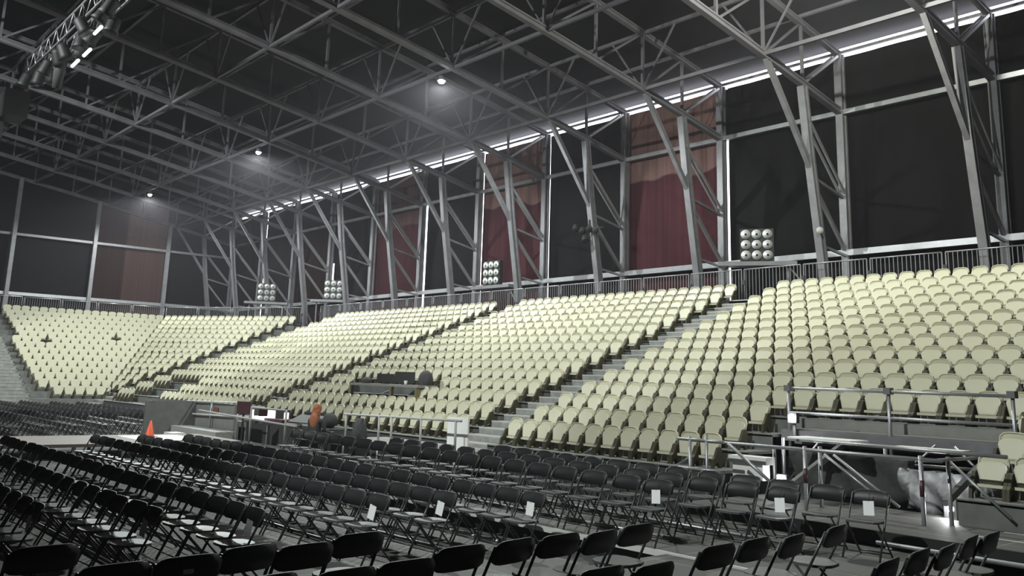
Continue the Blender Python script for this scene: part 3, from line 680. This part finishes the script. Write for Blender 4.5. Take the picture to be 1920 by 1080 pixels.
# seated person seen from behind, long ginger hair, dark grey jacket
def person(loc, rz):
    t = thing('person', 'person with long ginger hair in a dark grey jacket seated at the control desk', 'person', loc, rz)
    verts = [(0, 0, .50), (0, .02, .70), (0, .03, .92), (0, .01, 1.04), (0, -.01, 1.12), (0, -.03, 1.24),
             (.10, 0, .48), (.13, -.38, .50), (.13, -.40, .08), (.13, -.50, .04), (-.10, 0, .48), (-.13, -.38, .50), (-.13, -.40, .08), (-.13, -.50, .04),
             (.19, .02, .98), (.24, -.06, .72), (.17, -.32, .68), (.15, -.40, .68), (-.19, .02, .98), (-.24, -.06, .72), (-.17, -.32, .68), (-.15, -.40, .68)]
    edges = [(0, 1), (1, 2), (2, 3), (3, 4), (4, 5), (0, 6), (6, 7), (7, 8), (8, 9), (0, 10), (10, 11), (11, 12), (12, 13), (2, 14), (14, 15), (15, 16), (16, 17), (2, 18), (18, 19), (19, 20), (20, 21)]
    rad = [.15, .14, .15, .06, .055, .10, .09, .065, .045, .04, .09, .065, .045, .04, .06, .045, .035, .03, .06, .045, .035, .03]
    me = bpy.data.meshes.new('body'); me.from_pydata(verts, edges, []); o = link('body', me, t); me.materials.append(M['dgrey'])
    sk = o.modifiers.new('skin', 'SKIN'); o.modifiers.new('sub', 'SUBSURF').levels = 2; o.modifiers['sub'].render_levels = 2
    for i, r in enumerate(rad): me.skin_vertices[0].data[i].radius = (r, r*.85 if i in (0, 1, 2) else r)
    me.skin_vertices[0].data[0].use_root = True
    head = obj('head', MB().ball((0, -.035, 1.23), .098, (.82, 1, 1.15), 16, 12).ball((0, -.135, 1.21), .018, (.8, 1, 1.2), 8, 6).ball((.082, -.03, 1.22), .022, (.4, .8, 1.2), 8, 6).ball((-.082, -.03, 1.22), .022, (.4, .8, 1.2), 8, 6), M['skin'], t)
    obj('hair', MB().ball((0, -.01, 1.26), .118, (.92, 1, 1.08), 16, 10).ball((0, .03, 1.15), .14, (.92, .55, 1.25), 16, 10).ball((0, .09, .97), .15, (.9, .42, 1.35), 16, 10), M['hair'], t)
    for s_ in (-1, 1):
        m_ = MB().ball((s_*.15, -.46, .68), .032, (1, 1.4, .5), 10, 6)
        for q in range(4): m_.tube([(s_*.15+(q-1.5)*.017, -.49, .685), (s_*.15+(q-1.5)*.019, -.525, .685), (s_*.15+(q-1.5)*.019, -.55-.006*(q in (1, 2)), .67)], [.008, .0075, .006], 6)
        m_.tube([(s_*.125, -.455, .68), (s_*.108, -.48, .68), (s_*.105, -.50, .672)], [.009, .008, .007], 6)
        obj('hand', m_, M['skin'], t)
    return t
person((20.75, -11.35, Z(-.72)-1.35), .4)
t = thing('office_chair', 'small dark stool under the seated person', 'chair', (20.75, -11.35, 0)); obj('seat', MB().lathe([(.2, .0), (.2, .05)], (0, 0, .40)), M['black'], t); obj('stem', MB().tube([(0, 0, .03), (0, 0, .4)], .03), M['tube'], t); obj('foot', MB().lathe([(.22, 0), (.2, .03)], (0, 0, 0)), M['tube'], t)

t = thing('control_rail', 'tube handrail along the hall side of the control desk', 'railing', (0, 0, 0))
for a_, b_ in CRAIL: obj('tube', MB().tube([(a_[0], -a_[1], Z(a_[2])), (b_[0], -b_[1], Z(b_[2]))], .028), M['light_grey'], t)

# side deck with pale edges and handrails in front of the centre block
t = thing('side_platform', 'low platform with pale edge and tube handrail in front of the centre block', 'platform', (0, 0, 0))
PT = Z(-1.52)
obj('deck_boards', MB().box((15.8, -13.35, PT-.05), (20.6, -12.0, PT)), M['grey'], t)
obj('front_edge', MB().box((15.8, -12.02, PT-.09), (20.7, -11.95, PT+.02)), M['tape'], t)
obj('lower_edge', MB().box((17.2, -12.02, .12), (20.7, -11.95, .20)), M['tape'], t)
for u in (15.9, 17.4, 18.95, 20.55): obj('leg', MB().tube([(u, -12.05, 0), (u, -12.05, PT)], .03), M['alu'], t)
for u in (15.9, 17.2, 18.4, 18.95, 20.5): obj('rail_post', MB().tube([(u, -12.05, PT), (u, -12.05, Z(-.86)-.02*(u-15.9)*.7)], .028), M['light_grey'], t)
obj('handrail', MB().tube([(15.7, -12.05, Z(-.86)), (20.6, -12.05, Z(-.94))], .028), M['light_grey'], t)
tag(obj('white_board', MB().box((16.0, -12.5, PT-.25), (16.75, -12.46, Z(-.82))), M['white']), 'white board leaning at the right end of the handrail by the aisle', 'board')
t = thing('coat', 'dark coat draped over the handrail of the low platform', 'coat', (19.7, -11.98, 0))
obj('cloth', MB().lathe([(.12, 0), (.20, .06), (.17, .3), (.09, .52)], (0, 0, PT)), M['dgrey'], t)
tag(obj('bag', MB().ball((21.4, -12.1, Z(-1.33)+.19), .22, (1.2, .8, .9)), M['dgrey']), 'dark grey bag beside the seated person', 'bag')
t = thing('cable_coil', 'pale coiled cable hanging below the low platform', 'cable', (19.0, -11.85, .20))
obj('loops', MB().tube([(math.cos(a)*.12, .02*math.sin(a*.3), math.sin(a)*.18) for a in [i*.5 for i in range(38)]], .012, 5), M['light_grey'], t)
t = thing('cable_bundle', 'tangle of pale cables on the floor by the low platform', 'cable', (15.6, -11.1, .03))
obj('loops', MB().tube([(.5*math.sin(a*1.3)+a*.03, .25*math.cos(a*1.1), .02*math.sin(a*2.1)+.02) for a in [i*.45 for i in range(60)]], .014, 5), M['light_grey'], t)
tag(obj('pale_pole', MB().tube([(15.4, -11.6, .3), (14.6, -11.55, .62)], .012), M['alu']), 'thin pale pole leaning among the chairs below the centre block', 'pole')

# camera position inside the centre block
t = thing('camera_table', 'brown timber-edged table standing among the centre block seats', 'table', (0, 0, 0))
TZ = Z(-.19)
obj('table_top', MB().box((22.1, -16.0, TZ-.07), (26.0, -15.3, TZ)), M['grey'], t)
for u in (22.2, 23.55, 25.9): obj('leg', MB().box((u-.05, -15.40, row_z(1)-.35), (u+.05, -15.30, TZ-.07)).box((u-.12, -15.32, row_z(1)+.1), (u+.12, -15.28, row_z(1)+.13)), M['wood'], t)
def monitor(loc, w_, h_, lab, rz=PI+.7):
    t = thing('computer_monitor', lab, 'monitor', loc, rz)
    obj('panel', MB().box((-w_/2, -.02, .05), (w_/2, .03, .05+h_)), M['black'], t); obj('foot', MB().box((-.1, -.06, 0), (.1, .08, .02)).box((-.03, .0, .02), (.03, .03, .1)), M['tube'], t)
monitor((24.3, -15.6, TZ), .55, .26, 'left black monitor on the table among the seats')
monitor((23.3, -15.65, TZ), .62, .33, 'right taller black monitor on the table among the seats')
t = thing('white_cup', 'white cup on the table right of the monitors', 'cup', (22.85, -15.38, TZ)); obj('cup_body', MB().lathe([(.04, 0), (.05, .12), (.045, .12), (.038, .02)], (0, 0, 0)), M['white'], t); obj('rim', MB().lathe([(.053, .11), (.053, .125), (.05, .125)], (0, 0, 0)), M['light_grey'], t)
tag(obj('bag', MB().ball((22.35, -15.75, TZ+.16), .26, (1.0, .8, 1.1), 12, 8), M['dgrey']), 'rounded dark grey backpack at the right end of the table', 'bag')
tag(obj('bag', MB().ball((25.4, -15.6, TZ+.08), .17, (1.4, .8, .7), 12, 8), M['dgrey']), 'low dark bag at the left end of the table', 'bag')
tag(obj('storage_box', MB().box((23.0, -15.9, row_z(2)), (23.5, -15.5, row_z(2)+.25)), M['maroon']), 'dark maroon box under the table among the seats', 'box')
tag(obj('storage_box', MB().box((22.3, -15.9, row_z(2)), (22.9, -15.5, row_z(2)+.3)), M['grey']), 'grey sack-like box under the right of the table', 'box')

# ---------------------------------------------------------------- scaffold platform cut into the right block
def tubes(t, name, segs, r=.028, m='alu'):
    for a, b in segs: obj(name, MB().tube([(a[0], -a[1], Z(a[2])), (b[0], -b[1], Z(b[2]))], r), M[m], t)
t = thing('guard_rail', 'tube guard rail along the top of the scaffold platform in the right block', 'railing', (0, 0, 0))
tubes(t, 'rail', [((9.75, 15.2, .04), (5.75, 15.2, .01)), ((9.75, 15.2, -.41), (5.75, 15.2, -.43))])
tubes(t, 'post', [((u, 15.2, -1.4), (u, 15.2, .09)) for u in (9.75, 7.8, 5.8)], .032)
for u in (9.75, 7.8, 5.8): obj('coupler', MB().box((u-.06, -15.27, Z(-.02)), (u+.06, -15.13, Z(.09))), M['steel'], t)
t = thing('scaffold_deck', 'grey metal deck band of the scaffold platform below the guard rail', 'scaffold', (0, 0, 0))
obj('fascia', MB().box((5.9, -15.82, Z(-1.0)), (10.0, -15.74, Z(-.53))), M['grey'], t)
obj('lower_beam', MB().box((5.6, -15.25, Z(-.92)), (9.9, -15.15, Z(-.72))), M['steel'], t)
obj('plank', MB().box((5.7, -15.74, Z(-.74)), (9.8, -15.2, Z(-.70))), M['deck'], t)
t = thing('work_lamp', 'bright white work lamp at the left post of the guard rail', 'lamp', (9.55, -14.95, Z(-.50)))
obj('housing', MB().box((-.09, -.12, -.09), (.09, -.02, .09)), M['dgrey'], t); obj('bulb', MB().ball((0, 0, .02), .05), M['lamp'], t); obj('bracket', MB().beam((0, -.1, -.35), (0, -.1, -.08), .05, .03), M['steel'], t)
lamp('work_lamp_beam', (9.55, -14.93, Z(-.50)), 22, .06, (1, 1, 1))
for i, (a, b, v, h) in enumerate(((9.0, 7.85, 14.2, -.78), (7.3, 6.2, 14.2, -.82))):
    tag(obj('shelf_sheet', MB().box((b, -v-.35, Z(h)-.03), (a, -v+.25, Z(h))), M['white']), 'white sheet lit from below under the scaffold deck, %s' % ('left', 'right')[i], 'sheet')
t = thing('scaffold', 'tube scaffold with diagonal braces standing in front of the platform', 'scaffold', (0, 0, 0))
tubes(t, 'standard', [((u, v, -CAMH), (u, v, -.86)) for u, v in ((8.0, 13.3), (6.0, 13.3), (7.75, 14.9), (5.9, 14.9), (9.7, 14.9))]+[((6.2, 12.9, -CAMH), (6.2, 12.9, -.85)), ((8.02, 12.9, -CAMH), (8.02, 12.9, -.85))], .032)
tubes(t, 'ledger', [((10.3, 12.9, -.9), (5.9, 12.9, -.9)), ((8.1, 13.3, -.78), (5.2, 13.3, -.80)), ((8.0, 14.9, -1.15), (5.9, 14.9, -1.12)), ((6.0, 12.9, -.9), (6.0, 14.9, -.9))])
tubes(t, 'brace', [((7.75, 13.0, -.95), (6.75, 13.0, -1.6)), ((7.62, 13.05, -.95), (6.62, 13.05, -1.6)), ((7.7, 14.9, -1.5), (6.9, 14.9, -.8)), ((9.6, 14.9, -1.6), (8.9, 14.9, -.8)), ((6.6, 14.9, -.8), (5.9, 14.9, -1.5)), ((6.5, 14.9, -1.5), (5.95, 14.9, -.9)), ((6.0, 13.3, -.9), (5.2, 13.3, -1.6))], .02)
for u in (8.02, 6.2): obj('red_collar', MB().tube([(u, -12.9, Z(-1.4)), (u, -12.9, Z(-1.18))], .036), M['maroon'], t)
t = thing('stair_rail', 'tube handrail frame at the end of the front row of the right block', 'railing', (0, 0, 0))
tubes(t, 'rail', [((10.35, 12.7, -.88), (9.4, 12.7, -.88)), ((10.35, 12.7, -1.36), (9.5, 12.7, -1.36)), ((9.35, 12.75, -.9), (8.45, 12.75, -1.5))])
tubes(t, 'post', [((10.1, 12.7, -CAMH), (10.1, 12.7, -.83)), ((9.75, 12.7, -CAMH), (9.75, 12.7, -.78)), ((8.7, 13.1, -CAMH), (8.7, 13.1, -.95))])
# tarpaulin and hidden lamp under the platform
mb = MB(); N, K = 14, 7
for i in range(N+1):
    for j in range(K+1):
        u = 7.25-1.3*i/N; h = -1.78+.62*j/K; v = 14.55+.12*math.sin(i*1.1+j*.9)+.07*math.sin(i*2.3)-.03*j
        mb.v.append((u, -v, Z(h-.12*i/N*(1-j/K))))
for i in range(N):
    for j in range(K): a = i*(K+1)+j; mb.f.append((a, a+1, a+K+2, a+K+1)); mb.sm.append(True)
o = obj('tarpaulin', mb, M['silver']); tag(o, 'crumpled silver tarpaulin hanging under the scaffold platform', 'tarpaulin'); o.modifiers.new('thick', 'SOLIDIFY').thickness = .02
mb = MB(); N, K = 12, 5
for i in range(N+1):
    for j in range(K+1):
        mb.v.append((9.4-2.2*i/N, -(14.7+.1*math.sin(i*1.3+j)), Z(-1.75+.75*j/K)))
for i in range(N):
    for j in range(K): a = i*(K+1)+j; mb.f.append((a, a+1, a+K+2, a+K+1)); mb.sm.append(True)
o = obj('tarpaulin', mb, M['dgrey']); tag(o, 'dark netting hanging behind the scaffold left of the silver tarpaulin', 'netting'); o.modifiers.new('thick', 'SOLIDIFY').thickness = .01
t = thing('floor_lamp', 'glaring white lamp on the floor at the right end of the tarpaulin', 'lamp', (6.25, -13.9, .45))
obj('bulb', MB().ball((0, 0, .15), .07), M['lamp'], t); obj('housing', MB().box((-.16, -.2, 0), (.16, -.08, .22)), M['dgrey'], t)
lamp('floor_lamp_beam', (6.25, -13.9, .60), 55, .10, (1, 1, 1))
t = thing('floor_lamp', 'small white lamp on the floor behind the front scaffold rail', 'lamp', (8.95, -13.6, .70))
obj('bulb', MB().ball((0, 0, .08), .055), M['lamp'], t); obj('housing', MB().box((-.1, -.14, 0), (.1, -.06, .14)), M['dgrey'], t)
tag(obj('white_box', MB().box((9.0, -13.6, Z(-1.24)), (9.75, -13.3, Z(-1.12))).box((9.1, -13.55, Z(-1.5)), (9.7, -13.35, Z(-1.24))), M['white']), 'long white box beside the small floor lamp', 'box')
t = thing('front_platform', 'low grey platform at lower right in front of the scaffold', 'platform', (0, 0, 0))
obj('deck_boards', MB().box((1.0, -14.2, .39), (9.5, -11.85, .45)), M['floor'], t)
obj('edge', MB().box((1.0, -11.85, .27), (9.5, -11.79, .45)), M['black'], t)
obj('leg', MB().box((6.1, -11.9, 0), (6.2, -11.8, .39)), M['light_grey'], t); obj('leg', MB().box((3.6, -11.9, 0), (3.7, -11.8, .39)), M['light_grey'], t)
tag(obj('edge_tube', MB().tube([(6.0, -11.2, .40), (1.2, -11.2, .40)], .025), M['alu']), 'white tube along the foot of the low platform at lower right', 'tube')
tag(obj('edge_strip', MB().box((1.0, -12.6, .45), (5.4, -12.57, .456)), M['tape']), 'pale strip on the low platform, nearer one', 'strip')
tag(obj('edge_strip', MB().box((1.0, -13.3, .45), (5.3, -13.27, .456)), M['tape']), 'pale strip on the low platform, farther one', 'strip')

# ---------------------------------------------------------------- lighting rig top left
t = thing('lighting_rig', 'black lighting truss crowded with fixtures hanging at top left', 'lighting rig', (0, 0, 0))
A, B = Vector((22.3, -6.0, 11.6)), Vector((31.0, -6.0, 11.6))
obj('truss', MB().tube([A+Vector((0, .25, .25)), B+Vector((0, .25, .25))], .03).tube([A+Vector((0, -.25, .25)), B+Vector((0, -.25, .25))], .03).tube([A+Vector((0, .25, -.25)), B+Vector((0, .25, -.25))], .03).tube([A+Vector((0, -.25, -.25)), B+Vector((0, -.25, -.25))], .03), M['steel'], t)
for sy in (.25, -.25):
    mb = MB()
    for i in range(20):
        a = A+(B-A)*(i/20); b = A+(B-A)*((i+1)/20); s_ = 1 if i % 2 else -1
        mb.tube([a+Vector((0, sy, -.25*s_)), b+Vector((0, sy, .25*s_))], .014, 5)
    obj('lacing', mb, M['alu'], t)
for i in range(14):
    p = A+(B-A)*((i+.5)/14)+Vector((0, random.uniform(-.3, .3), -.55))
    f = obj('fixture', MB().lathe([(.12, .25), (.16, .18), (.17, -.1), (.21, -.2), (.19, -.21)], p, Vector((random.uniform(-.5, .3), random.uniform(-.6, .6), 1)), 12).beam(p+Vector((0, 0, .2)), p+Vector((0, 0, .5)), .05, .05), M['black'], t)
obj('cable_drape', MB().tube([(27.6, -6.0, 11.2), (27.7, -6.0, 10.7), (27.8, -6.0, 10.2)], [.10, .16, .12], 8), M['dgrey'], t)
t2 = thing('speaker_cluster', 'dark block of hanging equipment below the lighting truss at top left', 'equipment', (33.5, -6.0, 10.9))
for i, (dx, dy, dz, s_) in enumerate(((0, 0, 0, .9), (1.6, .2, .5, .8), (-1.2, -.1, .9, .6), (3.0, 0, .2, .9), (.7, .4, -.8, .6))):
    obj('speaker_box', MB().box((dx-s_*.6, dy-s_*.4, dz-s_*.5), (dx+s_*.6, dy+s_*.4, dz+s_*.5)), M['black'], t2)
for i, (u, v, z) in enumerate(((23.9, 6.0, 10.93), (24.7, 6.0, 10.53), (25.8, 6.0, 10.51))):
    t = thing('light_bar', 'glowing white light bar hanging by the rig, %s' % ('topmost', 'middle', 'lowest')[i], 'light', (u, -v, z), 0, 'light bars of the rig')
    obj('glowing_tube', MB().tube([(-.1, 0, 0), (.5, 0, -.02)], .042, 8), M['led'], t); obj('hanger', MB().tube([(.2, 0, .04), (.2, 0, .9)], .012, 4), M['tube'], t)


# ---------------------------------------------------------------- thin stage haze in the hall
hm = bpy.data.materials.new('stage_haze'); hm.use_nodes = True; nt = hm.node_tree
for n_ in list(nt.nodes): nt.nodes.remove(n_)
out = nt.nodes.new('ShaderNodeOutputMaterial'); vs_n = nt.nodes.new('ShaderNodeVolumeScatter')
vs_n.inputs['Color'].default_value = (.93, .90, 1, 1); vs_n.inputs['Density'].default_value = .0009; vs_n.inputs['Anisotropy'].default_value = .45
nt.links.new(vs_n.outputs[0], out.inputs['Volume'])
o = obj('haze', MB().box((XB-2, -W-4, -1), (UE+3, -VB+3, 22)), hm); tag(o, 'thin pale stage haze filling the hall', 'haze', None, 'stuff')
